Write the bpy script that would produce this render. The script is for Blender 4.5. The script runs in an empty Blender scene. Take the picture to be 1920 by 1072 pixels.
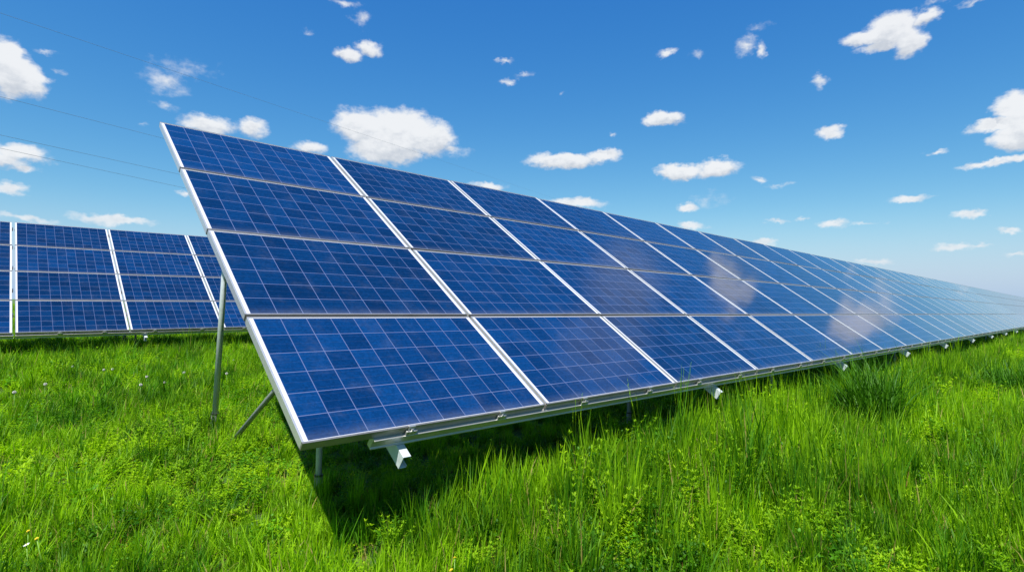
import bpy, math, random
import numpy as np
from mathutils import Vector, Matrix, Euler

random.seed(7); rng = np.random.default_rng(7)
SC = bpy.context.scene
COL = SC.collection
R = math.radians
EXPO = 1.1; EX = 2 ** EXPO                   # photographic exposure

# ------------------------------------------------------------------ measured layout
EYE = 1.33                                   # camera height above the grass roots
CAM_R = ((0.729312947, -0.034357121, -0.683317067),
         (-0.684037957, -0.016247227, -0.729265453),
         (0.013953453, 0.999277547, -0.035350888))
FPX = 1039.25
ROW_O = Vector((1.0801, 2.5711, EYE - 0.6576))     # lower left corner of the near array
TILT = 0.5994
PW, PH = 1.672, 1.032                        # panel pitch along / up the slope
BW, BH = 1.650, 1.016                        # one panel
SUN = Vector((-0.44, -0.27, 0.855)).normalized()   # towards the sun

def ray(px, py):
    v = Vector(((px - 960) / FPX, -(py - 536) / FPX, -1.0))
    return (Matrix(CAM_R) @ v).normalized()
def on_z(px, py, z):
    d = ray(px, py); t = (z - EYE) / d.z
    return Vector((d.x * t, d.y * t, z))

def sstep(a, b, x):
    t = min(1.0, max(0.0, (x - a) / (b - a))); return t * t * (3 - 2 * t)
def ground_z(x, y):
    r = math.hypot(x, y)
    z = 0.16 * sstep(5.5, 12.0, y)
    z += 0.010 * max(-8.0, min(14.0, x)) * sstep(7, 12, y)
    z += 0.020 * math.sin(x * 1.7 + 1.0) * math.sin(y * 1.3 + .5) + 0.012 * math.sin(x * 3.9 + y * 2.1)
    z += 0.25 * math.sin(x * .021 + 2) * math.sin(y * .027) * sstep(30, 90, r)
    return z

# ------------------------------------------------------------------ helpers
def tag(o, label=None, cat=None, group=None, kind=None):
    if label: o['label'] = label
    if cat: o['category'] = cat
    if group: o['group'] = group
    if kind: o['kind'] = kind
    return o
def empty(name, loc=(0, 0, 0)):
    o = bpy.data.objects.new(name, None); COL.objects.link(o); o.location = loc
    o.empty_display_size = .2
    return o

class MB:
    """collects shapes and links them as one mesh object"""
    def __init__(s): s.v = []; s.f = []; s.m = []
    def add(s, vs, fs, mi=0):
        n = len(s.v); s.v += [tuple(v) for v in vs]
        s.f += [tuple(i + n for i in f) for f in fs]; s.m += [mi] * len(fs)
    def box(s, a, b, mi=0, M=None):
        (x0, y0, z0), (x1, y1, z1) = a, b
        vs = [(x0,y0,z0),(x1,y0,z0),(x1,y1,z0),(x0,y1,z0),(x0,y0,z1),(x1,y0,z1),(x1,y1,z1),(x0,y1,z1)]
        if M: vs = [M @ Vector(v) for v in vs]
        s.add(vs, [(0,3,2,1),(4,5,6,7),(0,1,5,4),(1,2,6,5),(2,3,7,6),(3,0,4,7)], mi)
    def extrude(s, prof, p0, ax, ex, ey, mi=0, caps=True):
        """closed profile [(a,b)..] in frame ex,ey swept from p0 along ax"""
        p0, ax, ex, ey = map(Vector, (p0, ax, ex, ey)); n = len(prof)
        vs = [p0 + ex * a + ey * b for a, b in prof] + [p0 + ax + ex * a + ey * b for a, b in prof]
        fs = [(i, (i + 1) % n, n + (i + 1) % n, n + i) for i in range(n)]
        if caps: fs += [tuple(range(n))[::-1], tuple(range(n, 2 * n))]
        s.add(vs, fs, mi)
    def tube(s, pts, rad, n=12, mi=0, caps=True):
        pts = [Vector(p) for p in pts]; k = len(pts)
        if not isinstance(rad, (list, tuple)): rad = [rad] * k
        vs = []
        for i, p in enumerate(pts):
            d = (pts[min(i + 1, k - 1)] - pts[max(i - 1, 0)]).normalized()
            u = d.orthogonal().normalized() if i == 0 else (u - d * u.dot(d)).normalized()
            w = d.cross(u)
            vs += [p + (u * math.cos(t) + w * math.sin(t)) * rad[i] for t in [2 * math.pi * j / n for j in range(n)]]
        fs = [(i * n + j, i * n + (j + 1) % n, (i + 1) * n + (j + 1) % n, (i + 1) * n + j) for i in range(k - 1) for j in range(n)]
        if caps: fs += [tuple(range(n))[::-1], tuple(range((k - 1) * n, k * n))]
        s.add(vs, fs, mi)
    def build(s, name, mats, parent=None, bevel=0, smooth=False):
        me = bpy.data.meshes.new(name); me.from_pydata(s.v, [], s.f); me.update()
        for m in (mats if isinstance(mats, (list, tuple)) else [mats]): me.materials.append(m)
        me.polygons.foreach_set('material_index', s.m)
        if smooth: me.polygons.foreach_set('use_smooth', [True] * len(s.f))
        o = bpy.data.objects.new(name, me); COL.objects.link(o)
        if parent: o.parent = parent
        if bevel:
            b = o.modifiers.new('bevel', 'BEVEL'); b.width = bevel; b.segments = 2; b.limit_method = 'ANGLE'; b.angle_limit = R(40)
        return o

# ------------------------------------------------------------------ node helper
class NT:
    def __init__(s, tree): s.t = tree; s.n = tree.nodes; s.l = tree.links; s.n.clear()
    def new(s, typ, **kw):
        n = s.n.new(typ)
        for k, v in kw.items(): setattr(n, k, v)
        return n
    def put(s, sock, v):
        if isinstance(v, bpy.types.NodeSocket): s.l.new(v, sock)
        elif v is not None: sock.default_value = v
    def math(s, op, a, b=None, c=None, clamp=False):
        n = s.new('ShaderNodeMath', operation=op, use_clamp=clamp)
        for i, v in enumerate((a, b, c)): s.put(n.inputs[i], v)
        return n.outputs[0]
    def vm(s, op, a, b=None, out=0):
        n = s.new('ShaderNodeVectorMath', operation=op); s.put(n.inputs[0], a)
        if b is not None: s.put(n.inputs[3 if op == 'SCALE' else 1], b)
        return n.outputs[out]
    def mix(s, f, a, b, blend='MIX'):
        n = s.new('ShaderNodeMix', data_type='RGBA', blend_type=blend)
        s.put(n.inputs[0], f); s.put(n.inputs[6], a); s.put(n.inputs[7], b); return n.outputs[2]
    def ss(s, x, a, b, lo=0.0, hi=1.0):
        n = s.new('ShaderNodeMapRange', interpolation_type='SMOOTHSTEP')
        s.put(n.inputs[0], x); s.put(n.inputs[1], a); s.put(n.inputs[2], b); s.put(n.inputs[3], lo); s.put(n.inputs[4], hi)
        return n.outputs[0]
    def noise(s, vec, scale, detail=2.0, rough=.5, dim='3D'):
        n = s.new('ShaderNodeTexNoise', noise_dimensions=dim); s.put(n.inputs['Vector'], vec)
        n.inputs['Scale'].default_value = scale; n.inputs['Detail'].default_value = detail; n.inputs['Roughness'].default_value = rough
        return n
def material(name):
    m = bpy.data.materials.new(name); m.use_nodes = True
    return m, NT(m.node_tree)
def pbsdf(t, **kw):
    b = t.new('ShaderNodeBsdfPrincipled')
    for k, v in kw.items(): t.put(b.inputs[k.replace('_', ' ')], v)
    return b
def out(t, sh):
    o = t.new('ShaderNodeOutputMaterial'); t.l.new(sh, o.inputs['Surface'])

def metal(name, col, metallic, rough, dirt=.25, scale=9.0, sill=False):
    m, t = material(name)
    tc = t.new('ShaderNodeTexCoord').outputs['Object']
    n = t.noise(tc, scale, 5, .65).outputs[0]
    n2 = t.noise(tc, scale * 9, 3, .6).outputs[0]
    f = t.ss(n, .45, .75, 0, dirt)
    c = t.mix(f, (*col, 1), (col[0] * .55, col[1] * .52, col[2] * .46, 1))
    r = t.math('MULTIPLY_ADD', n2, .18, rough - .09)
    if sill:   # dust on the long horizontal members, darkened to paint in the lower face's shade
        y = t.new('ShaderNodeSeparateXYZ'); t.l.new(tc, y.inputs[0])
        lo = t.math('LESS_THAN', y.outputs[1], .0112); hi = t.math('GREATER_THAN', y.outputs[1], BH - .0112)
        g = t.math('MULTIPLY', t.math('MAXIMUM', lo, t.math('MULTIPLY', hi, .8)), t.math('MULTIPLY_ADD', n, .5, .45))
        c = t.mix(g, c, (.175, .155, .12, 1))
    bp = t.new('ShaderNodeBump'); bp.inputs['Strength'].default_value = .06; bp.inputs['Distance'].default_value = .002
    t.l.new(n2, bp.inputs['Height'])
    b = pbsdf(t, Base_Color=c, Metallic=metallic, Roughness=r, Normal=bp.outputs[0])
    out(t, b.outputs[0]); return m

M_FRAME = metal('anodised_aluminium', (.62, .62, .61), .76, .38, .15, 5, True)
M_RAIL = metal('rail_aluminium', (.50, .50, .48), .80, .40, .2, 6)
M_GALV = metal('galvanised_steel', (.47, .52, .54), .28, .42, .4, 25)
M_SLEEVE = metal('weathered_galvanised_steel', (.23, .25, .25), .45, .55, .6, 18)
M_BLACK, _t = material('black_rubber'); out(_t, pbsdf(_t, Base_Color=(.02, .02, .02, 1), Roughness=.6).outputs[0])
M_BACK, _t = material('white_backsheet'); out(_t, pbsdf(_t, Base_Color=(.7, .7, .7, 1), Roughness=.5).outputs[0])

def panel_material():
    m, t = material('polycrystalline_cells_under_glass')
    tc = t.new('ShaderNodeTexCoord').outputs['Object']
    sx = t.new('ShaderNodeSeparateXYZ'); t.l.new(tc, sx.inputs[0])
    P, Q_ = .1585, .1640
    mx, my = (BW - 10 * P) / 2, (BH - 6 * Q_) / 2
    u = t.math('DIVIDE', t.math('SUBTRACT', sx.outputs[0], mx), P)
    v = t.math('DIVIDE', t.math('SUBTRACT', sx.outputs[1], my), Q_)
    iu, iv = t.math('FLOOR', u), t.math('FLOOR', v)
    fu, fv = t.math('FRACT', u), t.math('FRACT', v)
    g = .0150                                            # half the gap between cells, in cells
    def edge(f): return t.math('MINIMUM', f, t.math('SUBTRACT', 1.0, f))
    eu, ev = edge(fu), edge(fv)
    gap = t.math('LESS_THAN', t.math('MINIMUM', eu, ev), g)
    # clipped corners of each cell are tiny diamonds of backsheet
    dia = t.math('LESS_THAN', t.math('ADD', eu, ev), .040)
    gap = t.math('MAXIMUM', gap, dia)
    def inside(x, n):
        return t.math('MULTIPLY', t.math('GREATER_THAN', x, 0.0), t.math('LESS_THAN', x, float(n)))
    ins = t.math('MULTIPLY', inside(u, 10), inside(v, 6))
    bb = t.math('LESS_THAN', t.math('ABSOLUTE', t.math('SUBTRACT', t.math('FRACT', t.math('ADD', t.math('MULTIPLY', fv, 3.0), .0)), .5)), .017)
    oi = t.new('ShaderNodeObjectInfo')
    cid = t.new('ShaderNodeCombineXYZ'); t.l.new(iu, cid.inputs[0]); t.l.new(iv, cid.inputs[1]); t.put(cid.inputs[2], t.math('MULTIPLY', oi.outputs['Random'], 91.0))
    wn = t.new('ShaderNodeTexWhiteNoise', noise_dimensions='3D'); t.l.new(cid.outputs[0], wn.inputs[0])
    cry = t.new('ShaderNodeTexVoronoi', feature='F1'); cry.inputs['Scale'].default_value = 75
    off = t.vm('ADD', tc, cid.outputs[0]); t.l.new(off, cry.inputs['Vector'])
    cw = t.new('ShaderNodeSeparateColor'); t.l.new(cry.outputs['Color'], cw.inputs[0])
    cell = t.mix(wn.outputs[0], (.0008, .0130, .054, 1), (.0014, .0220, .085, 1))
    br = t.math('ADD', t.math('MULTIPLY', cw.outputs[0], .34), .83)
    br = t.math('MULTIPLY', br, t.math('MULTIPLY_ADD', oi.outputs['Random'], .44, .76))
    cell = t.mix(1.0, cell, t.vm('SCALE', (1, 1, 1), br), 'MULTIPLY')
    cell = t.mix(t.math('MULTIPLY', bb, .13), cell, (.085, .11, .17, 1))
    grid = (.072, .095, .19, 1)
    c = t.mix(gap, cell, grid)
    c = t.mix(ins, (.44, .45, .48, 1), c)
    # fine dust, thicker near the lower frame
    dn = t.noise(tc, 4.5, 6, .65).outputs[0]
    dustl = t.math('MULTIPLY', t.ss(sx.outputs[1], .0, .10, .16, 0), dn)
    dust = t.math('ADD', t.math('MULTIPLY', t.ss(dn, .48, .8), .045), dustl)
    c = t.mix(dust, c, (.30, .30, .285, 1))
    # a few bird droppings, differently placed on every module
    dv = t.new('ShaderNodeTexVoronoi', feature='F1'); dv.inputs['Scale'].default_value = 1.15
    t.l.new(t.vm('ADD', t.vm('MULTIPLY', tc, (1, .8, 0)), t.vm('SCALE', (17, 31, 53), oi.outputs['Random'])), dv.inputs['Vector'])
    dw = t.noise(tc, 60, 3, .6).outputs[0]
    c = t.mix(t.math('MULTIPLY', t.math('LESS_THAN', t.math('ADD', dv.outputs['Distance'], t.math('MULTIPLY', dw, .016)), .0185), .75), c, (.40, .40, .36, 1))
    rg = t.math('MULTIPLY_ADD', dn, .06, .045)
    bp = t.new('ShaderNodeBump'); bp.inputs['Strength'].default_value = .05; bp.inputs['Distance'].default_value = .02
    t.l.new(t.noise(tc, 2.2, 2, .5).outputs[0], bp.inputs['Height'])
    b = pbsdf(t, Base_Color=c, Roughness=rg, IOR=1.40, Normal=bp.outputs[0])
    out(t, b.outputs[0]); return m
M_CELL = panel_material()
M_FARCELL, _t = material('distant_cells_under_glass')
out(_t, pbsdf(_t, Base_Color=(.0020, .018, .075, 1), Roughness=.08, IOR=1.40).outputs[0])

# ------------------------------------------------------------------ solar panel prototype (local: x along row, y up the slope, z = glass normal)
def panel_mesh():
    b = MB(); e = .011
    b.add([(e, e, -.003), (BW - e, e, -.003), (BW - e, BH - e, -.003), (e, BH - e, -.003)], [(0, 1, 2, 3)], 0)
    b.add([(e, e, -.008), (BW - e, e, -.008), (BW - e, BH - e, -.008), (e, BH - e, -.008)], [(3, 2, 1, 0)], 1)
    b.box((BW / 2 - .06, BH - .16, -.030), (BW / 2 + .06, BH - .06, -.0085), 2)     # junction box
    return b
def frame_mesh():
    b = MB(); w, d, g = .011, .046, .0015
    prof = lambda: [(0, 0), (w, 0), (w, -.006), (.003, -.006), (.003, -d + .002), (.028, -d + .002), (.028, -d), (0, -d)]
    b.extrude(prof(), (0, 0, 0), (BW, 0, 0), (0, 1, 0), (0, 0, 1))
    b.extrude([(a, c) for a, c in prof()][::-1], (0, BH, 0), (BW, 0, 0), (0, -1, 0), (0, 0, 1))
    b.extrude([(a, c - .0004) for a, c in prof()][::-1], (0, .0032, 0), (0, BH - .0064, 0), (1, 0, 0), (0, 0, 1))
    b.extrude([(a, c - .0004) for a, c in prof()], (BW, .0032, 0), (0, BH - .0064, 0), (-1, 0, 0), (0, 0, 1))
    return b
PROTO_G = panel_mesh().build('solar_panel', [M_CELL, M_BACK, M_BLACK])
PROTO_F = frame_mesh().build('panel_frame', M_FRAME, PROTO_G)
# stepped metal clamp gripping the lower frame edge
_c = MB()
_c.box((-.020, -.020, -.056), (.020, -.0015, -.020)); _c.box((-.020, -.006, -.020), (.020, -.0015, -.003)); _c.box((-.020, -.0060, .0012), (.020, .008, .0042)); _c.box((-.020, -.0060, -.003), (.020, -.0016, .0012))
_c.tube([(0, -.012, -.020), (0, -.012, -.011)], .0065, 6); _c.box((-.034, -.018, -.050), (-.022, -.003, -.022)); _c.box((.022, -.018, -.050), (.034, -.003, -.022))
PROTO_C = _c.build('clamp', M_RAIL, PROTO_G, bevel=.001)
MESH_G, MESH_F, MESH_C = PROTO_G.data, PROTO_F.data, PROTO_C.data
for o in (PROTO_C, PROTO_F, PROTO_G): bpy.data.objects.remove(o)

def solar_array(label, org, yaw, slope, tilt, ncol, rafters, rail0, rail1, seed, group, full_legs=True, gz=ground_z):
    rnd = random.Random(seed)
    root = empty('solar_array', org)
    tag(root, label, 'solar array', group)
    X = Vector((math.cos(yaw) * math.cos(slope), math.sin(yaw) * math.cos(slope), math.sin(slope)))
    N0 = Vector((-math.sin(yaw), math.cos(yaw), 0)); Z0 = X.cross(N0)
    Y = N0 * math.cos(tilt) + Z0 * math.sin(tilt); Z = X.cross(Y)
    F = Matrix((X, Y, Z)).transposed().to_4x4()
    for c in range(ncol):
        for r in range(4):
            g = bpy.data.objects.new('solar_panel', MESH_G); COL.objects.link(g); g.parent = root
            j = Euler((R(rnd.gauss(0, .10)), R(rnd.gauss(0, .10)), R(rnd.gauss(0, .03)))).to_matrix().to_4x4()
            T = Matrix.Translation((c * PW + rnd.gauss(0, .0012), r * PH + rnd.gauss(0, .0012), rnd.gauss(0, .0006)))
            g.matrix_basis = F @ T @ j
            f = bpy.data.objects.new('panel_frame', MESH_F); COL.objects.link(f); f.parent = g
            if r == 0:
                for ux in ((.36, .755) if c == 0 else (.24, .745)):
                    k = bpy.data.objects.new('clamp', MESH_C); COL.objects.link(k); k.parent = g
                    k.location = (ux * PW, 0, 0)
    # rails: hat profile with a bright upper lip, one under each panel seam
    L = rail1 - rail0
    hp = [(-.022, 0), (.030, 0), (.030, -.072), (-.012, -.072), (-.012, -.064), (-.005, -.061), (-.005, -.008), (-.022, -.006)]
    for r, yo in enumerate((.0, .62 * PH, 1.42 * PH, 2.22 * PH, 3.02 * PH, 3.80 * PH)):
        b = MB(); p0 = X * rail0 + Y * yo + Z * (-.0478)
        b.extrude(hp[::-1], p0, X * L, Y, Z)
        b.build('rail', M_RAIL, root, bevel=.0012)
    for xr in rafters:
        p = X * xr
        w, hgt, lip, th = .048, .086, .015, .004
        # C channel running up the slope, its open side facing away from the row start
        prof = [(0, 0), (w, 0), (w, -lip), (w - th, -lip), (w - th, -th), (th, -th), (th, -hgt + th), (w - th, -hgt + th), (w - th, -hgt + lip), (w, -hgt + lip), (w, -hgt), (0, -hgt)]
        b = MB(); b.extrude(prof, p + Y * (-.100) + Z * (-.1215), Y * (4 * PH - .05), X, Z)
        b.build('rafter', M_GALV, root, bevel=.0012)
        base = Vector(org)
        def post(yh, lean, rad, sleeve):
            top = p + X * (w / 2) + Y * yh + Z * (-.14)
            foot = Vector((top.x, top.y + lean, 0)); wz = gz(base.x + foot.x, base.y + foot.y) - base.z - .12
            foot.z = wz
            q = MB(); q.tube([foot + (top - foot) * .06, top], rad, 16)
            o = q.build('support_post', M_GALV, root, smooth=False)
            for pl in o.data.polygons: pl.use_smooth = len(pl.vertices) == 4
            k = MB(); k.tube([foot, foot + (top - foot).normalized() * sleeve], rad * 1.32, 16)
            k.build('ground_sleeve', M_SLEEVE, o, smooth=False)
            k = MB(); a = foot + (top - foot).normalized() * sleeve; k.tube([a, a + (top - foot).normalized() * .012], rad * 1.42, 16)
            k.build('collar', M_BLACK, o)
            hb = MB(); hb.box((-.035, -.05, -.06), (.035, .05, .025), M=Matrix.Translation(top)); hb.build('bracket', M_GALV, o, bevel=.004)
            return foot, top
        f1, t1 = post(1.20, 0.0, .020, .26)
        f2, t2 = post(3.75, .32, .027, .345)
        # diagonal brace from the front post head back to the ground
        e = Vector((t1.x, f2.y - .33, gz(base.x + t1.x, base.y + f2.y - .3) - base.z - .08))
        dx = Vector((.006, 0, 0))
        q = MB(); q.tube([e + dx, t1 + dx + Vector((0, -.10, -.05))], .021, 10); q.build('brace', M_SLEEVE, root, smooth=True)
    return root

NCOL, NFAR = 25, 34; NEAR_RAIL = .385
def far_panels(root):
    # the row runs on beyond the picture: the panels past the hundredth, as one part
    b = MB(); P_, F_ = panel_mesh(), frame_mesh()
    X, Y, Z = Vector((1, 0, 0)), Vector((0, math.cos(TILT), math.sin(TILT))), Vector((0, -math.sin(TILT), math.cos(TILT)))
    M = Matrix((X, Y, Z)).transposed().to_4x4()
    for c in range(NCOL, NCOL + NFAR):
        for r in range(4):
            T = M @ Matrix.Translation((c * PW, r * PH, 0))
            for src_, off in ((P_, 0), (F_, 3)):
                n = len(b.v); b.v += [tuple(T @ Vector(v)) for v in src_.v]; b.f += [tuple(i + n for i in f) for f in src_.f]; b.m += [m + off for m in src_.m]
    o = b.build('far_solar_panels', [M_FARCELL, M_BACK, M_BLACK, M_FRAME], root); tag(o, kind='stuff')
near = solar_array('long blue solar array in the foreground, its white left edge nearest the camera', tuple(ROW_O), 0, 0, TILT, NCOL,
            [u * PW for u in (.325, 2.465, 4.79, 7.08, 9.38, 11.8, 14.2)] + [(14.2 + 2.35 * k) * PW for k in range(1, 19)], NEAR_RAIL, (NCOL + NFAR) * PW, 3, 'solar arrays standing in the meadow')
far_panels(near)
BO = Vector((.3073, 12.9344, EYE - .5919)); BY, BS, BT = -.0038, .011, .5858
BX = Vector((math.cos(BY) * math.cos(BS), math.sin(BY) * math.cos(BS), math.sin(BS)))
solar_array('distant solar array behind, running right from the wide dark seam to behind the near array', tuple(BO + BX * .008), BY, BS, BT, 9,
            [1.9 + 3.86 * k for k in range(4)], 0, 9 * PW, 4, 'solar arrays standing in the meadow')
solar_array('distant solar array cut off by the left picture edge, left of the wide dark seam', tuple(BO - BX * (6 * PW + .012)), BY, BS, BT, 6,
            [.5 + 3.86 * k for k in range(3)], 0, 6 * PW - .004, 5, 'solar arrays standing in the meadow')

# ------------------------------------------------------------------ ground
def ground_object():
    n = 170
    a = np.linspace(-1, 1, n); s = np.sign(a) * (np.abs(a) ** 4 * 1400 + np.abs(a) * 26)
    vs = [(x + 4, y + 6, ground_z(x + 4, y + 6)) for y in s for x in s]
    fs = [(j * n + i, j * n + i + 1, (j + 1) * n + i + 1, (j + 1) * n + i) for j in range(n - 1) for i in range(n - 1)]
    m, t = material('meadow_soil_and_moss')
    tc = t.new('ShaderNodeTexCoord').outputs['Object']
    n1 = t.noise(tc, 1.1, 6, .6).outputs[0]; n2 = t.noise(tc, 26, 6, .7).outputs[0]; n3 = t.noise(tc, .05, 4, .6).outputs[0]
    c = t.mix(t.ss(n2, .35, .65), (.020, .050, .006, 1), (.055, .125, .010, 1))
    c = t.mix(t.math('MULTIPLY', t.ss(n1, .5, .7), .45), c, (.070, .060, .025, 1))
    c = t.mix(t.ss(n3, .35, .65, 0, .5), c, (.060, .130, .012, 1))
    bp = t.new('ShaderNodeBump'); bp.inputs['Strength'].default_value = .9; bp.inputs['Distance'].default_value = .05
    t.l.new(n2, bp.inputs['Height'])
    out(t, pbsdf(t, Base_Color=c, Roughness=.9, Normal=bp.outputs[0]).outputs[0])
    b = MB(); b.v = vs; b.f = fs; b.m = [0] * len(fs)
    o = b.build('ground', m, smooth=True); tag(o, kind='structure')
ground_object()

# ------------------------------------------------------------------ vegetation
def leaf_material(name, dark, light, trans=.40, rough=.45, dry=None, patch=True):
    """colour runs with the leaf's own hue value (attribute), the plant's random value and broad patches of the meadow"""
    m, t = material(name)
    at = t.new('ShaderNodeAttribute', attribute_name='hue')
    oi = t.new('ShaderNodeObjectInfo')
    geo = t.new('ShaderNodeNewGeometry').outputs['Position']
    f = t.math('ADD', t.math('MULTIPLY', at.outputs['Fac'], .55), t.math('MULTIPLY', oi.outputs['Random'], .25))
    if patch:
        n = t.noise(geo, 1.3, 5, .72).outputs[0]
        f = t.math('ADD', f, t.ss(n, .36, .64, -.30, .40))
    f = t.math('ADD', f, 0.0, clamp=True)
    c = t.mix(f, (*dark, 1), (*light, 1))
    if dry:
        d = t.math('GREATER_THAN', at.outputs['Fac'], .955)
        c = t.mix(d, c, (*dry, 1))
    b = pbsdf(t, Base_Color=c, Roughness=rough + .12, IOR=1.30)
    tr = t.new('ShaderNodeBsdfTranslucent'); tcx = t.mix(1.0, c, (1.15, 1.25, .55, 1), 'MULTIPLY'); t.l.new(tcx, tr.inputs[0])
    mx = t.new('ShaderNodeMixShader'); mx.inputs[0].default_value = trans
    t.l.new(b.outputs[0], mx.inputs[1]); t.l.new(tr.outputs[0], mx.inputs[2])
    out(t, mx.outputs[0]); return m
M_BLADE = leaf_material('grass_blades', (.030, .125, .0018), (.285, .520, .0030), .52, .42, (.29, .25, .07))
M_DARKB = leaf_material('dark_grass_blades', (.020, .095, .0015), (.105, .300, .003), .50, .40)
M_WEED = leaf_material('weed_leaves', (.090, .245, .0015), (.310, .490, .0022), .52, .5)
M_DRY = leaf_material('dry_stalks', (.20, .055, .018), (.31, .24, .07), .25, .6, patch=False)
M_CLUMP = leaf_material('dark_clump_blades', (.018, .088, .003), (.085, .235, .006), .42, .42, patch=False)  # dark green is the clump's own leaf colour

class Veg:
    def __init__(s): s.v = []; s.f = []; s.h = []
    def blade(s, x, y, h, w, az, lean, curl, hue, z0=0.0, seg=4, tw=0.0):
        """tapered, folded-over strip"""
        dx, dy = math.cos(az), math.sin(az); ax, ay = -math.sin(az + tw), math.cos(az + tw)
        n = len(s.v); px = py = 0.0; pz = z0; ang = lean
        for i in range(seg + 1):
            t = i / seg
            ww = w * (1 - t ** 1.7) * (.55 + .9 * min(t * 3, 1) * .5)
            if i == seg: s.v.append((x + px, y + py, pz)); s.h.append(hue)
            else:
                s.v += [(x + px - ax * ww / 2, y + py - ay * ww / 2, pz), (x + px + ax * ww / 2, y + py + ay * ww / 2, pz)]; s.h += [hue, hue]
            st = h / seg
            px += dx * math.sin(ang) * st; py += dy * math.sin(ang) * st; pz += math.cos(ang) * st
            ang += curl / seg
        for i in range(seg - 1): a = n + 2 * i; s.f.append((a, a + 1, a + 3, a + 2))
        a = n + 2 * (seg - 1); s.f.append((a, a + 1, a + 2))
    def leaf(s, p, d, up, ln, wd, hue):
        """pointed oval leaf folded along its midrib"""
        d = d.normalized(); sd = d.cross(up).normalized(); up = sd.cross(d)
        n = len(s.v)
        pts = [(0, 0, 0), (.30, .42, .10), (.30, -.42, .10), (.34, 0, .02), (.68, .34, .06), (.68, -.34, .06), (.72, 0, -.02), (1, 0, -.16)]
        for a, b, c in pts: s.v.append(tuple(p + d * a * ln + sd * b * wd + up * c * ln * .8)); s.h.append(hue)
        for f in ((0, 2, 3), (0, 3, 1), (2, 5, 6, 3), (3, 6, 4, 1), (5, 7, 6), (6, 7, 4)): s.f.append(tuple(n + k for k in f))
    def stem(s, pts, r, hue):
        for a, b in zip(pts, pts[1:]):
            d = (b - a).normalized(); u = d.orthogonal().normalized(); w = d.cross(u); n = len(s.v)
            for p in (a, b):
                for k in range(3):
                    t = 2.094 * k; s.v.append(tuple(p + (u * math.cos(t) + w * math.sin(t)) * r)); s.h.append(hue)
            for k in range(3): s.f.append((n + k, n + (k + 1) % 3, n + 3 + (k + 1) % 3, n + 3 + k))
    def mesh(s, name, mat):
        me = bpy.data.meshes.new(name); me.from_pydata(s.v, [], s.f); me.update()
        a = me.attributes.new('hue', 'FLOAT', 'POINT'); a.data.foreach_set('value', s.h)
        me.materials.append(mat); me.polygons.foreach_set('use_smooth', [True] * len(s.f))
        return me

def tuft(seed, n, rad, h0, h1, w, lean, curl, base=0.0):
    r = random.Random(seed); g = Veg()
    for i in range(n):
        a = r.uniform(0, 6.283); q = rad * math.sqrt(r.random())
        h = r.uniform(h0, h1) * (1 - .25 * q / rad)
        g.blade(q * math.cos(a), q * math.sin(a), h, w * r.uniform(.7, 1.3), r.uniform(0, 6.283), abs(r.gauss(0, lean)), r.uniform(.1, 1) * curl,
                min(1, max(0, base + r.random())), seg=4, tw=r.uniform(-.8, .8))
    return g
def seedhead_tuft(seed):
    r = random.Random(seed); g = tuft(seed, 14, .10, .5, .8, .0045, .15, .5)
    for i in range(4):
        x, y = r.uniform(-.06, .06), r.uniform(-.06, .06); az = r.uniform(0, 6.28); L = r.uniform(.95, 1.25)
        p = [Vector((x + math.cos(az) * .09 * t * t, y + math.sin(az) * .09 * t * t, L * t)) for t in (0, .35, .7, .85, 1)]
        g.stem(p, .0014, .6)
        for k in range(12):
            q = p[3].lerp(p[4], k / 11); d = Vector((r.uniform(-1, 1), r.uniform(-1, 1), 1.6)); g.leaf(q, d, Vector((0, 0, 1)), .030, .007, .9)
    return g
def weed(seed, n, rad, h0, h1, ll, lw, pairs=6, spread=.5, whorl=4, hue0=.0):
    r = random.Random(seed); g = Veg()
    for i in range(n):
        a = r.uniform(0, 6.283); q = rad * math.sqrt(r.random()); az = r.uniform(0, 6.283); L = r.uniform(h0, h1); sp = r.uniform(.1, spread)
        P = lambda t: Vector((q * math.cos(a) + math.cos(az) * sp * L * t * t, q * math.sin(a) + math.sin(az) * sp * L * t * t, L * t * (1 - .12 * t)))
        hu = min(1, hue0 + r.random()); g.stem([P(t) for t in (0, .33, .66, 1)], .0016, hu * .6)
        for k in range(pairs):
            t = .22 + .78 * (k + r.uniform(-.2, .2)) / (pairs - 1); t = min(1, t); b0 = r.uniform(0, 6.283)
            for m in range(whorl):
                b = b0 + 6.283 * m / whorl + r.uniform(-.3, .3); tl = ll * (1.1 - .45 * t) * r.uniform(.7, 1.2)
                g.leaf(P(t), Vector((math.cos(b), math.sin(b), r.uniform(.1, .9) if t < .95 else 1.2)), Vector((0, 0, 1)), tl, lw * tl / ll, min(1, hu * .7 + r.random() * .4 + .15 * t))
    return g

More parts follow.
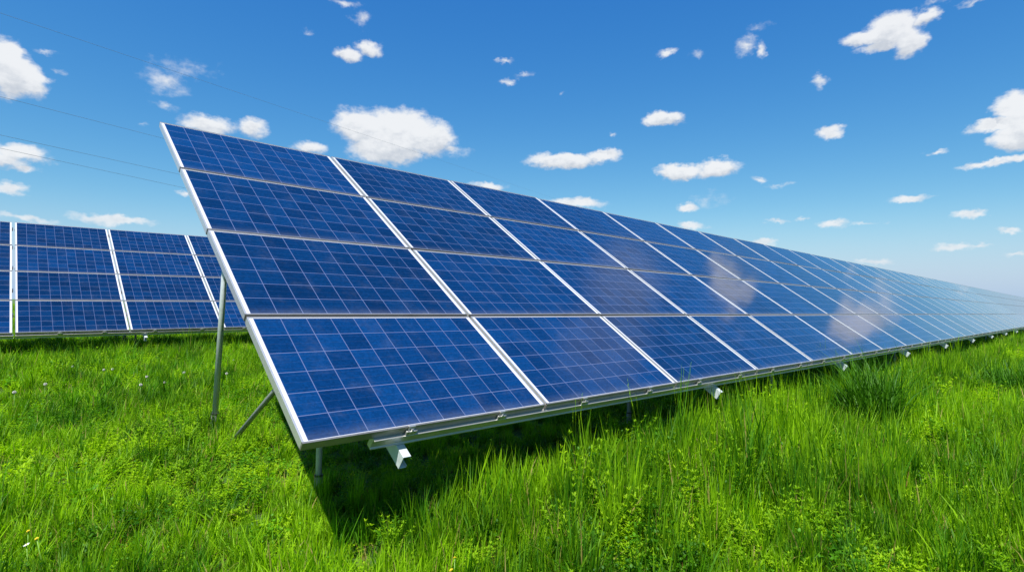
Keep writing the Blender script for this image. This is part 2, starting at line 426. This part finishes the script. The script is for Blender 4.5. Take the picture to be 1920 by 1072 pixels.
# source tufts (unit height about 1, scaled when scattered); kept out of the scene collection
SRC = bpy.data.collections.new('grass_sources')
def src(i, me):
    o = bpy.data.objects.new('tuft_%02d' % i, me); SRC.objects.link(o)
k = 0
for s_ in range(4): src(k, tuft(10 + s_, 34, .16,   .55, 1.05, .031, .16, .75).mesh('upright_tuft', M_BLADE)); k += 1          # 0-3 upright
for s_ in range(3): src(k, tuft(30 + s_, 36, .22, .45, 1.0, .034, .45, 1.7).mesh('arching_tuft', M_BLADE)); k += 1           # 4-6 arching
for s_ in range(2): src(k, tuft(40 + s_, 34, .18, .6, 1.1, .033, .22, 1.0).mesh('dark_tuft', M_DARKB)); k += 1              # 7-8 dark
for s_ in range(3): src(k, weed(50 + s_, 9, .20, .5, .9, .115, .046, 7, .7, 4).mesh('leafy_weed_tuft', M_WEED)); k += 1       # 9-11 leafy
for s_ in range(2): src(k, weed(60 + s_, 12, .22, .5, .85, .11, .085, 4, .9, 3, .0).mesh('clover_tuft', M_DARKB)); k += 1     # 12-13 clover like
for s_ in range(1): src(k, seedhead_tuft(70 + s_).mesh('seedhead_tuft', M_BLADE)); k += 1                                    # 14
for s_ in range(1): src(k, tuft(80 + s_, 12, .16, .4, 1.0, .012, .5, .6).mesh('dry_tuft', M_DRY)); k += 1                    # 15

# smooth value noise for height and species patches
_g = rng.random((64, 64, 4))
def vnoise(x, y, sc, ch=0):
    u = x * sc; v = y * sc; i0 = np.floor(u).astype(int); j0 = np.floor(v).astype(int); fu = u - i0; fv = v - j0
    fu = fu * fu * (3 - 2 * fu); fv = fv * fv * (3 - 2 * fv); G = _g[..., ch]
    a = G[i0 % 64, j0 % 64]; b = G[(i0 + 1) % 64, j0 % 64]; c = G[i0 % 64, (j0 + 1) % 64]; d = G[(i0 + 1) % 64, (j0 + 1) % 64]
    return (a * (1 - fu) + b * fu) * (1 - fv) + (c * (1 - fu) + d * fu) * fv
def nss(a, b, x): t = np.clip((x - a) / (b - a), 0, 1); return t * t * (3 - 2 * t)

CLEAR = [(7.0, 1.78, .50, .5), (5.9, 1.45, .7, .35), (1.62, 5.6, .7, -.45), (1.4, 3.8, .8, .15), (11.7, .99, .8, .5)]     # where the sward is lower
def grass_height(x, y):
    """typical height of the sward in metres"""
    h = .165 + .10 * vnoise(x, y, .9, 0) + .06 * vnoise(x, y, 3.1, 1)
    # taller strip along the foot of the near array, from a couple of metres to the right of its corner
    front = nss(.7, 1.9, y) * (1 - nss(2.45, 2.95, y)) * nss(1.3, 2.7, x)
    h = h + .20 * front * (.75 + .5 * vnoise(x, y, 1.7, 2))
    right = nss(2.2, 5.5, x) * (1 - nss(1.6, 2.8, y))
    h = h + .10 * right
    under = nss(2.7, 3.2, y) * (1 - nss(5.6, 6.4, y)) * nss(1.5, 2.2, x)
    h = h * (1 - .45 * under)
    for cx, cy, cr, cf in CLEAR: h = h * (1 - cf * (1 - nss(cr * .6, cr * 1.3, np.hypot(x - cx, y - cy))))
    back = nss(8.5, 11.5, y); h = h + .06 * back
    return h

def scatter():
    X = []; Y = []; S = []; K = []
    def ring(r0, r1, dens, a0, a1, wide):
        area = (r1 * r1 - r0 * r0) * (a1 - a0) / 2; n = int(area * dens)
        r = np.sqrt(rng.uniform(r0 * r0, r1 * r1, n)); a = rng.uniform(a0, a1, n)
        X.append(r * np.sin(a)); Y.append(r * np.cos(a)); S.append(np.full(n, wide))
    c = math.atan2(.6833, .7293)         # azimuth of the picture's centre
    V0, V1 = c - R(52), c + R(52)
    ring(.9, 4.5, 210, V0, V1, .85)
    ring(4.5, 8, 150, V0, V1, 1.0)
    ring(8, 16, 90, V0, V1, 1.25)
    ring(16, 32, 22, V0, V1, 1.9)
    ring(32, 70, 7, V0, V1, 3.0)
    ring(70, 170, .9, V0, V1, 6.0)
    ring(.5, 6, 70, V1, V0 + 2 * math.pi, 1.0)
    ring(6, 20, 8, V1, V0 + 2 * math.pi, 2.0)
    x, y, wd = map(np.concatenate, (X, Y, S)); n = len(x)
    h = grass_height(x, y)
    p1, p2, p3 = vnoise(x, y, .75, 1), vnoise(x, y, 1.3, 2), vnoise(x, y, .5, 3)
    u = rng.random(n); idx = np.zeros(n, int)
    pl = .05 + .26 * nss(.55, .85, p1)                       # leafy yellow green weeds in patches
    pc = .03 + .20 * nss(.55, .8, p2) * (1 - nss(3, 6, x))   # clover like leaves, more of it at left
    pd = .06 + .22 * nss(.55, .8, p3)
    pa = .26 + .12 * (1 - nss(1, 3, x)); ps = .02; pr = .045 + .05 * (np.hypot(x, y) < 3.4) + .12 * nss(.6, .9, vnoise(x, y, 2.1, 0))
    cum = np.zeros(n); r_ = rng.integers(0, 1000, n)
    for p, base, cnt in ((pl, 9, 3), (pc, 12, 2), (pd, 7, 2), (pa, 4, 3), (ps, 14, 1), (pr, 15, 1)):
        sel = (u >= cum) & (u < cum + p); idx[sel] = base + r_[sel] % cnt; cum = cum + p
    sel = u >= cum; idx[sel] = r_[sel] % 4
    hs = h * np.exp(rng.normal(0, .22, n)) * 1.12
    hs[(idx >= 9) & (idx <= 13)] *= .80
    hs[idx == 15] *= .8
    hs *= np.where(wd > 2.5, 1.1, 1.0)
    ws = hs * .35 + wd * .18
    z = np.array([ground_z(a, b) for a, b in zip(x, y)])
    me = bpy.data.meshes.new('grass'); me.vertices.add(n)
    me.vertices.foreach_set('co', np.stack([x, y, z - .01], 1).ravel().astype(np.float32))
    a = me.attributes.new('size', 'FLOAT_VECTOR', 'POINT'); a.data.foreach_set('vector', np.stack([ws, ws, hs], 1).ravel().astype(np.float32))
    a = me.attributes.new('turn', 'FLOAT_VECTOR', 'POINT'); a.data.foreach_set('vector', np.stack([rng.normal(0, .10, n), rng.normal(0, .10, n), rng.uniform(0, 6.283, n)], 1).ravel().astype(np.float32))
    a = me.attributes.new('pick', 'INT', 'POINT'); a.data.foreach_set('value', idx.astype(np.int32))
    o = bpy.data.objects.new('grass', me); COL.objects.link(o)
    tag(o, 'thick green meadow grass mixed with leafy weeds and dry stalks', 'grass', kind='stuff')
    nt = bpy.data.node_groups.new('grass_scatter', 'GeometryNodeTree')
    nt.interface.new_socket('Geometry', in_out='INPUT', socket_type='NodeSocketGeometry'); nt.interface.new_socket('Geometry', in_out='OUTPUT', socket_type='NodeSocketGeometry')
    gi = nt.nodes.new('NodeGroupInput'); go = nt.nodes.new('NodeGroupOutput')
    ip = nt.nodes.new('GeometryNodeInstanceOnPoints'); ci = nt.nodes.new('GeometryNodeCollectionInfo')
    ci.inputs['Collection'].default_value = SRC; ci.inputs['Separate Children'].default_value = True; ci.inputs['Reset Children'].default_value = True
    def att(nm, dt):
        q = nt.nodes.new('GeometryNodeInputNamedAttribute'); q.data_type = dt; q.inputs['Name'].default_value = nm; return [s for s in q.outputs if s.enabled][0]
    L = nt.links.new
    L(gi.outputs[0], ip.inputs['Points']); L(ci.outputs[0], ip.inputs['Instance']); ip.inputs['Pick Instance'].default_value = True
    L(att('pick', 'INT'), ip.inputs['Instance Index']); L(att('size', 'FLOAT_VECTOR'), ip.inputs['Scale'])
    er = nt.nodes.new('FunctionNodeEulerToRotation'); L(att('turn', 'FLOAT_VECTOR'), er.inputs[0]); L(er.outputs[0], ip.inputs['Rotation'])
    L(ip.outputs[0], go.inputs[0])
    md = o.modifiers.new('scatter', 'NODES'); md.node_group = nt
    pass
scatter()

# individual plants one can point at
def plant(name, label, cat, px, py, geo_leaf, mat, group=None, h=0.0):
    p = on_z(px, py, h); p.z = ground_z(p.x, p.y) - .01
    o = bpy.data.objects.new(name, geo_leaf.mesh(name, mat)); COL.objects.link(o); o.location = p
    o.rotation_euler.z = random.uniform(0, 6.28)
    tag(o, label, cat, group); return o
def tall_clump(seed, n, rad, h, w):
    return tuft(seed, n, rad, h * .40, h, w, .26, 1.25)
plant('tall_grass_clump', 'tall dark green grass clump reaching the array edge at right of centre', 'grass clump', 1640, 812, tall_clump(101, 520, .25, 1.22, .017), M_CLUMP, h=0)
plant('leafy_weed', 'yellow green leafy weed patch under the array rail, left of the tall dark clump', 'weed', 1420, 815, weed(102, 60, .36, .34, .58, .055, .022, 8, .4, 5, .3), M_WEED, 'leafy weeds in the meadow')
plant('leafy_weed', 'yellow green leafy weed just below the array where the grass meets the rail', 'weed', 1165, 870, weed(103, 34, .20, .30, .50, .045, .018, 8, .4, 5, .3), M_WEED, 'leafy weeds in the meadow')
plant('leafy_weed', 'bright yellow weed cluster at the bottom edge below the array corner', 'weed', 885, 1072, weed(104, 22, .12, .10, .17, .030, .012, 7, .6, 5, .55), M_WEED, 'leafy weeds in the meadow')
plant('leafy_weed', 'bright leafy weed near the bottom edge, right of centre', 'weed', 1620, 1120, weed(105, 26, .12, .12, .20, .034, .014, 7, .6, 5, .4), M_WEED, 'leafy weeds in the meadow')
plant('leafy_weed', 'bright leafy weed cluster low at the right picture edge', 'weed', 1850, 985, weed(106, 34, .22, .16, .26, .036, .015, 7, .6, 5, .4), M_WEED, 'leafy weeds in the meadow')
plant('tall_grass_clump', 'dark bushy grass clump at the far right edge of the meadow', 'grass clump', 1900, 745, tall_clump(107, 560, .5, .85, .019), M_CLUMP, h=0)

M_FLUFF, _t = material('white_seed_fluff')
_d = _t.new('ShaderNodeBsdfDiffuse'); _d.inputs[0].default_value = (.50, .50, .47, 1); out(_t, _d.outputs[0])
M_PETAL, _t = material('yellow_petals'); out(_t, pbsdf(_t, Base_Color=(.60, .42, .01, 1), Roughness=.6).outputs[0])
M_WPET, _t = material('white_petals'); out(_t, pbsdf(_t, Base_Color=(.58, .58, .56, 1), Roughness=.6).outputs[0])
M_STEM, _t = material('flower_stem'); out(_t, pbsdf(_t, Base_Color=(.12, .25, .03, 1), Roughness=.6).outputs[0])
def flower(name, label, cat, px, py, hgt, kind, size, group):
    p = on_z(px, py, hgt); gz = ground_z(p.x, p.y)
    root = empty(name, (p.x, p.y, gz)); tag(root, label, cat, group)
    r = random.Random(int(px * 7 + py)); top = Vector((0, 0, hgt - gz)); b = MB()
    bend = Vector((r.uniform(-.04, .04), r.uniform(-.04, .04), 0))
    b.tube([bend * 1.2, bend * .5 + top * .5, top], .0022, 5); b.build('stem', M_STEM, root, smooth=True)
    g = MB()
    if kind == 'clock':
        core = []
        for i in range(150):
            zz = 1 - 2 * (i + .5) / 150; a = i * 2.39996; rr = math.sqrt(1 - zz * zz)
            d = Vector((rr * math.cos(a), rr * math.sin(a), zz)); e = d.orthogonal().normalized(); f = d.cross(e)
            s = size * r.uniform(.85, 1.08); c0 = top + d * s * .2; c1 = top + d * s
            g.add([c0, c1 + e * .0012, c1 - e * .0012], [(0, 1, 2)])
            for q in range(3):
                t = 2.094 * q; v = (e * math.cos(t) + f * math.sin(t))
                g.add([c1, c1 + d * .003 + v * size * .22 + v.cross(d) * size * .08, c1 + d * .003 + v * size * .22 - v.cross(d) * size * .08], [(0, 1, 2)])
        g.build('seed_head', M_FLUFF, root)
    else:
        tl = Euler((r.uniform(-.5, .2), r.uniform(-.5, .3), 0)).to_matrix().to_4x4(); T = Matrix.Translation(top) @ tl
        n = 14 if kind == 'dandelion' else 7
        for lay in range(2 if kind == 'dandelion' else 1):
            for i in range(n):
                a = 6.283 * (i + lay * .5) / n; c, s = math.cos(a), math.sin(a); L = size * (1 - .3 * lay); w = L * .26 * (1 if kind == 'dandelion' else 1.7)
                up = .15 + .3 * lay
                g.add([T @ Vector(v) for v in ((0, 0, .001), (c * L * .55 - s * w, s * L * .55 + c * w, L * up), (c * L, s * L, L * up * 1.4), (c * L * .55 + s * w, s * L * .55 - c * w, L * up))], [(0, 1, 2, 3)])
        g.build('petals', M_PETAL if kind != 'white' else M_WPET, root)
        h_ = MB(); h_.tube([T @ Vector((0, 0, 0)), T @ Vector((0, 0, size * .30)), T @ Vector((0, 0, size * .36))], [size * .22, size * .2, size * .08], 8); h_.build('flower_centre', M_PETAL, root, smooth=True)
G1 = 'dandelion clocks in the grass at left'
for px, py, lb in ((27, 735, 'white dandelion clock nearest the left picture edge'), (85, 720, 'white dandelion clock low at left, second from the picture edge'),
                   (136, 687, 'white dandelion clock standing highest, below the seam of the distant array'), (195, 693, 'left one of two white dandelion clocks standing close together'),
                   (211, 692, 'right one of two white dandelion clocks standing close together'), (264, 721, 'lower one of a pair of dandelion clocks midway to the grey post'),
                   (275, 706, 'upper one of a pair of dandelion clocks midway to the grey post'), (309, 717, 'faint dandelion clock between the clock pair and the grey post'),
                   (345, 698, 'white dandelion clock left of the grey rear post'), (438, 675, 'white dandelion clock just right of the grey rear post'), (425, 700, 'dandelion clock touching the right side of the grey rear post')):
    flower('dandelion_clock', lb, 'dandelion', px, py, .34, 'clock', .014, G1)
for px, py, lb in ((53, 995, 'small orange yellow flower low at left, upper one of two'), (69, 1009, 'small orange yellow flower low at left, lower one of two'),
                   (853, 1045, 'small yellow flower at the bottom edge below the array corner'), (846, 1068, 'yellow flower cut by the bottom picture edge'),
                   (1080, 929, 'pale yellow flower among grass right of the dark shadow')):
    flower('yellow_flower', lb, 'flower', px, py, .17, 'dandelion', .0095, 'small yellow flowers in the grass')
flower('white_flower', 'small white flower beside the orange yellow ones low at left', 'flower', 50, 1021, .17, 'white', .014, None)

# ------------------------------------------------------------------ power lines
M_WIRE, _t = material('weathered_wire'); out(_t, pbsdf(_t, Base_Color=(.16, .19, .24, 1), Metallic=.3, Roughness=.5).outputs[0])
WD = 95.0
def wire(label, pts, dist, rad=.0125):
    # all run one way, receding to the right beyond the arrays; height and slope read from the photo
    nrm = Vector((math.sin(R(-33)), math.cos(R(-33)), 0)); ax = Vector((nrm.y, -nrm.x, 0))
    q = [Vector((0, 0, EYE)) + ray(*p) * (dist / ray(*p).dot(nrm)) for p in pts]
    S = [p.dot(ax) for p in q]; Zs = [p.z for p in q]
    c = np.polyfit(S, Zs, 1); n = 90; L0, L1 = S[0] - 60, S[-1] + 260
    b = MB(); out_ = []
    for i in range(n):
        x = L0 + (L1 - L0) * (i / (n - 1)) ** 2
        z = c[0] * x + c[1]
        out_.append(nrm * dist + ax * x + Vector((0, 0, z)))
    b.tube(out_, rad, 5, caps=True)
    tag(b.build('power_line', M_WIRE, smooth=True), label, 'power line', 'power lines crossing the sky')
wire('highest thin power line, crossing the sky from the top left corner', ((0, 23), (274, 117), (392, 157), (619, 231)), 45)
wire('second thin power line from the top, passing below the white left edge cloud', ((0, 182), (176, 225), (305, 260)), 45)
wire('third thin power line from the top, passing just above the lower left cloud', ((0, 253), (157, 288), (337, 327)), 45)
wire('lowest thin power line, crossing the lower left cloud', ((39, 287), (157, 311), (352, 354)), 47)

# ------------------------------------------------------------------ world: daylight sky with fair-weather cumulus
def sky():
    w = bpy.data.worlds.new('World'); SC.world = w; w.use_nodes = True
    t = NT(w.node_tree)
    st = t.new('ShaderNodeTexSky', sky_type='NISHITA', sun_disc=False)
    st.sun_elevation = math.asin(SUN.z); st.sun_rotation = math.atan2(SUN.x, SUN.y)
    st.altitude = 200; st.air_density = 1.0; st.dust_density = .35; st.ozone_density = 2.6
    sc_ = t.new('ShaderNodeSeparateColor'); t.l.new(st.outputs[0], sc_.inputs[0]); cc = t.new('ShaderNodeCombineColor')
    # deepen the blue the way the camera's picture style does
    for i, (a, g) in enumerate(((2.36, 1.82), (1.32, 1.06), (1.03, .487))):
        t.put(cc.inputs[i], t.math('MULTIPLY', t.math('POWER', t.math('MULTIPLY', sc_.outputs[i], .1), g), a * 10 / EX))
    d = t.vm('NORMALIZE', t.new('ShaderNodeTexCoord').outputs['Generated'])
    sp = t.new('ShaderNodeSeparateXYZ'); t.l.new(d, sp.inputs[0])
    az = t.math('ARCTAN2', sp.outputs[0], sp.outputs[1]); el = t.math('ARCSINE', sp.outputs[2])
    cb = t.new('ShaderNodeCombineXYZ'); t.l.new(az, cb.inputs[0]); t.l.new(el, cb.inputs[1]); P = cb.outputs[0]
    # billow: shift the lookup by noise so that outlines are ragged
    P2 = t.vm('MULTIPLY', P, (1, 1.5, 1))
    wa = t.noise(P2, 24, 3, .5); wb = t.noise(P2, 95, 4, .6)
    dis = t.vm('ADD', t.vm('MULTIPLY', t.vm('SUBTRACT', wa.outputs['Color'], (.5, .5, .5)), (.040, .022, 0)), t.vm('MULTIPLY', t.vm('SUBTRACT', wb.outputs['Color'], (.5, .5, .5)), (.014, .012, 0)))
    Q = t.vm('ADD', P, dis)
    K = 10 / EX
    skyc = t.mix(t.ss(el, -.02, .17, 1, 0), cc.outputs[0], (.35 * K, .55 * K, .78 * K, 1))
    lobes = CLOUDS
    acc = num = wsum = None
    for (px, py, hw, hh, a) in lobes:
        c, dx, dy = ray(px, py), ray(px + 2, py), ray(px, py - 2)
        A = lambda v: math.atan2(v.x, v.y); E = lambda v: math.asin(v.z)
        sx_ = math.hypot((A(dx) - A(c)) / 2, 0) * hw; sy_ = (E(dy) - E(c)) / 2 * hh
        v = t.vm('MULTIPLY', t.vm('SUBTRACT', Q, (A(c), E(c), 0)), (1 / sx_, 1 / sy_, 0))
        L = t.vm('LENGTH', v, out=1)
        f = t.math('MULTIPLY_ADD', L, -a, a * 1.22)
        acc = f if acc is None else t.math('MAXIMUM', acc, f)
        if hh >= 15 and a >= .9:
            fp = t.math('MAXIMUM', f, 0.0); vs = t.new('ShaderNodeSeparateXYZ'); t.l.new(v, vs.inputs[0])
            num = t.math('MULTIPLY', fp, vs.outputs[1]) if num is None else t.math('MULTIPLY_ADD', fp, vs.outputs[1], num)
            wsum = fp if wsum is None else t.math('ADD', wsum, fp)
    fb = t.noise(P2, 44, 8, .62).outputs[0]
    # clouds elsewhere in the sky (behind and above the viewer), seen only in reflections
    ex = t.noise(t.vm('MULTIPLY', d, (1, 1, 2.2)), 2.6, 6, .6).outputs[0]
    cdir = ray(1060, 330)
    away = t.ss(t.vm('DOT_PRODUCT', d, tuple(cdir), out=1), .50, .62, 1, 0)
    ex = t.math('MULTIPLY', t.ss(ex, .53, .70, 0, .14), away)
    for (px, py, k1) in ((1125, 655, .9975), (1165, 535, .9980)):
        dd = ray(px, py); nn = Vector((0, -math.sin(TILT), math.cos(TILT))); rr = dd - 2 * dd.dot(nn) * nn
        dt = t.vm('DOT_PRODUCT', d, tuple(rr), out=1)
        nz = t.noise(t.vm('MULTIPLY', d, (1, 1, 1)), 9, 4, .55).outputs[0]
        ex = t.math('MAXIMUM', ex, t.math('MULTIPLY', t.ss(t.math('ADD', dt, t.math('MULTIPLY', t.math('SUBTRACT', nz, .5), (1 - k1) * 1.6)), k1 - (1 - k1), k1 + (1 - k1) * .9), .50))
    den = t.math('ADD', acc, t.math('MULTIPLY', t.math('SUBTRACT', fb, .5), .85))
    den = t.ss(den, .04, .82)
    fb2 = t.noise(t.vm('ADD', P2, (-.008, .018, 0)), 40, 4, .55).outputs[0]
    rel = t.math('MULTIPLY', t.math('SUBTRACT', fb, fb2), 1.3)
    vert = t.math('DIVIDE', num, t.math('ADD', wsum, .05))          # -1 at a cloud's base, +1 at its top
    core = t.ss(t.math('ADD', t.math('MULTIPLY_ADD', vert, .9, .72), rel), -.15, .95)
    ccol = t.mix(core, (.60 * K, .64 * K, .70 * K, 1), (.92 * K, .93 * K, .94 * K, 1))
    op = t.math('MULTIPLY', den, .93)
    hor = t.ss(el, 0, .20, .62, 1.0); op = t.math('MULTIPLY', op, hor)
    ccol = t.mix(t.math('MULTIPLY', t.math('SUBTRACT', 1.0, hor), .5), ccol, (.66 * K, .73 * K, .82 * K, 1))
    op = t.math('MAXIMUM', op, t.math('MULTIPLY', ex, .75))
    col = t.mix(op, skyc, ccol)
    bg = t.new('ShaderNodeBackground'); t.l.new(col, bg.inputs[0]); bg.inputs[1].default_value = .10
    o = t.new('ShaderNodeOutputWorld'); t.l.new(bg.outputs[0], o.inputs[0])
    w.cycles.sampling_method = 'MANUAL'; w.cycles.sample_map_resolution = 512
CLOUDS = [  # px, py, half width, half height, weight : directions read from the photo
 (682,236,58,34,1.5),(745,248,92,42,1.7),(725,280,72,28,1.5),(800,258,56,36,1.5),(845,282,26,10,.6),
 (5,108,44,38,1.5),(30,142,52,44,1.5),(62,160,32,28,1.1),(88,98,22,6,.4),(112,135,16,6,.35),
 (35,288,62,17,1.1),(10,300,50,20,1.0),(45,318,26,9,.7),(15,352,48,11,.85),
 (652,103,34,15,1.0),(690,90,26,16,1.0),(678,36,22,16,.5),(650,4,34,9,.5),(580,60,12,6,.3),
 (1622,70,46,18,1.2),(1672,58,56,34,1.5),(1700,80,36,28,1.4),(1733,36,30,16,1.1),(1650,88,40,12,1.0),
 (1240,224,40,16,1.4),(1060,302,76,15,1.3),(1130,293,32,14,1.2),(1275,322,44,16,1.4),(1340,316,44,18,1.4),
 (1908,202,46,34,1.5),(1862,236,58,14,1.2),(1902,256,48,26,1.5),(1915,230,40,40,1.4),(1845,308,56,8,.95),(1905,297,40,9,.9),
 (1707,374,44,9,1.0),(1818,401,36,10,1.05),(1560,246,30,12,.9),(1289,387,24,11,1.0),(1565,421,34,9,.85),(1630,418,34,4,.5),
 (1458,413,28,5,.6),(1505,410,16,4,.5),(1785,463,40,9,.85),(1830,459,36,5,.6),(1893,433,26,6,.8),(1908,473,20,5,.7),
 (1295,424,26,9,.95),(1432,455,24,8,1.0),(1635,491,40,6,.75),(395,236,58,20,1.1),(472,240,32,18,1.05),(580,276,32,15,1.0),
 (918,350,36,10,1.0),(1080,381,56,11,1.0),(215,411,82,11,1.0),(50,410,70,8,.75),(348,363,20,6,.6),
 (305,152,48,26,.42),(345,130,70,22,.28),(312,200,28,10,.40),(265,235,14,6,.35),(948,115,18,7,.65),(955,152,16,8,.65),(982,142,18,6,.4),
 (1248,98,20,10,.75),(1400,84,26,20,.55),(1428,94,12,20,.75),(1418,52,24,10,.35),(1305,100,20,8,.3),(1530,153,14,14,.6),(1760,284,24,6,.65),
 (1425,335,20,6,.6),(1460,347,34,5,.3),(1330,376,44,18,.25),(1820,4,34,6,.4),(1750,6,30,8,.35),(1050,174,10,5,.35),(1150,256,8,5,.4),(830,285,60,12,.4)]
sky()

sl = bpy.data.lights.new('sun', 'SUN'); sl.energy = 4.9; sl.angle = R(.53); sl.color = (1.0, .965, .90)
so = bpy.data.objects.new('sun', sl); COL.objects.link(so); so.rotation_euler = SUN.to_track_quat('Z', 'Y').to_euler()

# ------------------------------------------------------------------ camera and render settings
cd = bpy.data.cameras.new('camera'); co = bpy.data.objects.new('camera', cd); COL.objects.link(co)
cd.sensor_width = 36; cd.lens = FPX / 1920 * 36; cd.clip_start = .05; cd.clip_end = 5000
co.matrix_world = Matrix.Translation((0, 0, EYE)) @ Matrix(CAM_R).to_4x4()
SC.camera = co
SC.render.engine = 'CYCLES'
SC.cycles.max_bounces = 8; SC.cycles.diffuse_bounces = 4; SC.cycles.glossy_bounces = 4; SC.cycles.transmission_bounces = 4
SC.cycles.use_denoising = True
SC.view_settings.view_transform = 'Standard'; SC.view_settings.look = 'None'; SC.view_settings.exposure = EXPO; SC.view_settings.gamma = 1.0
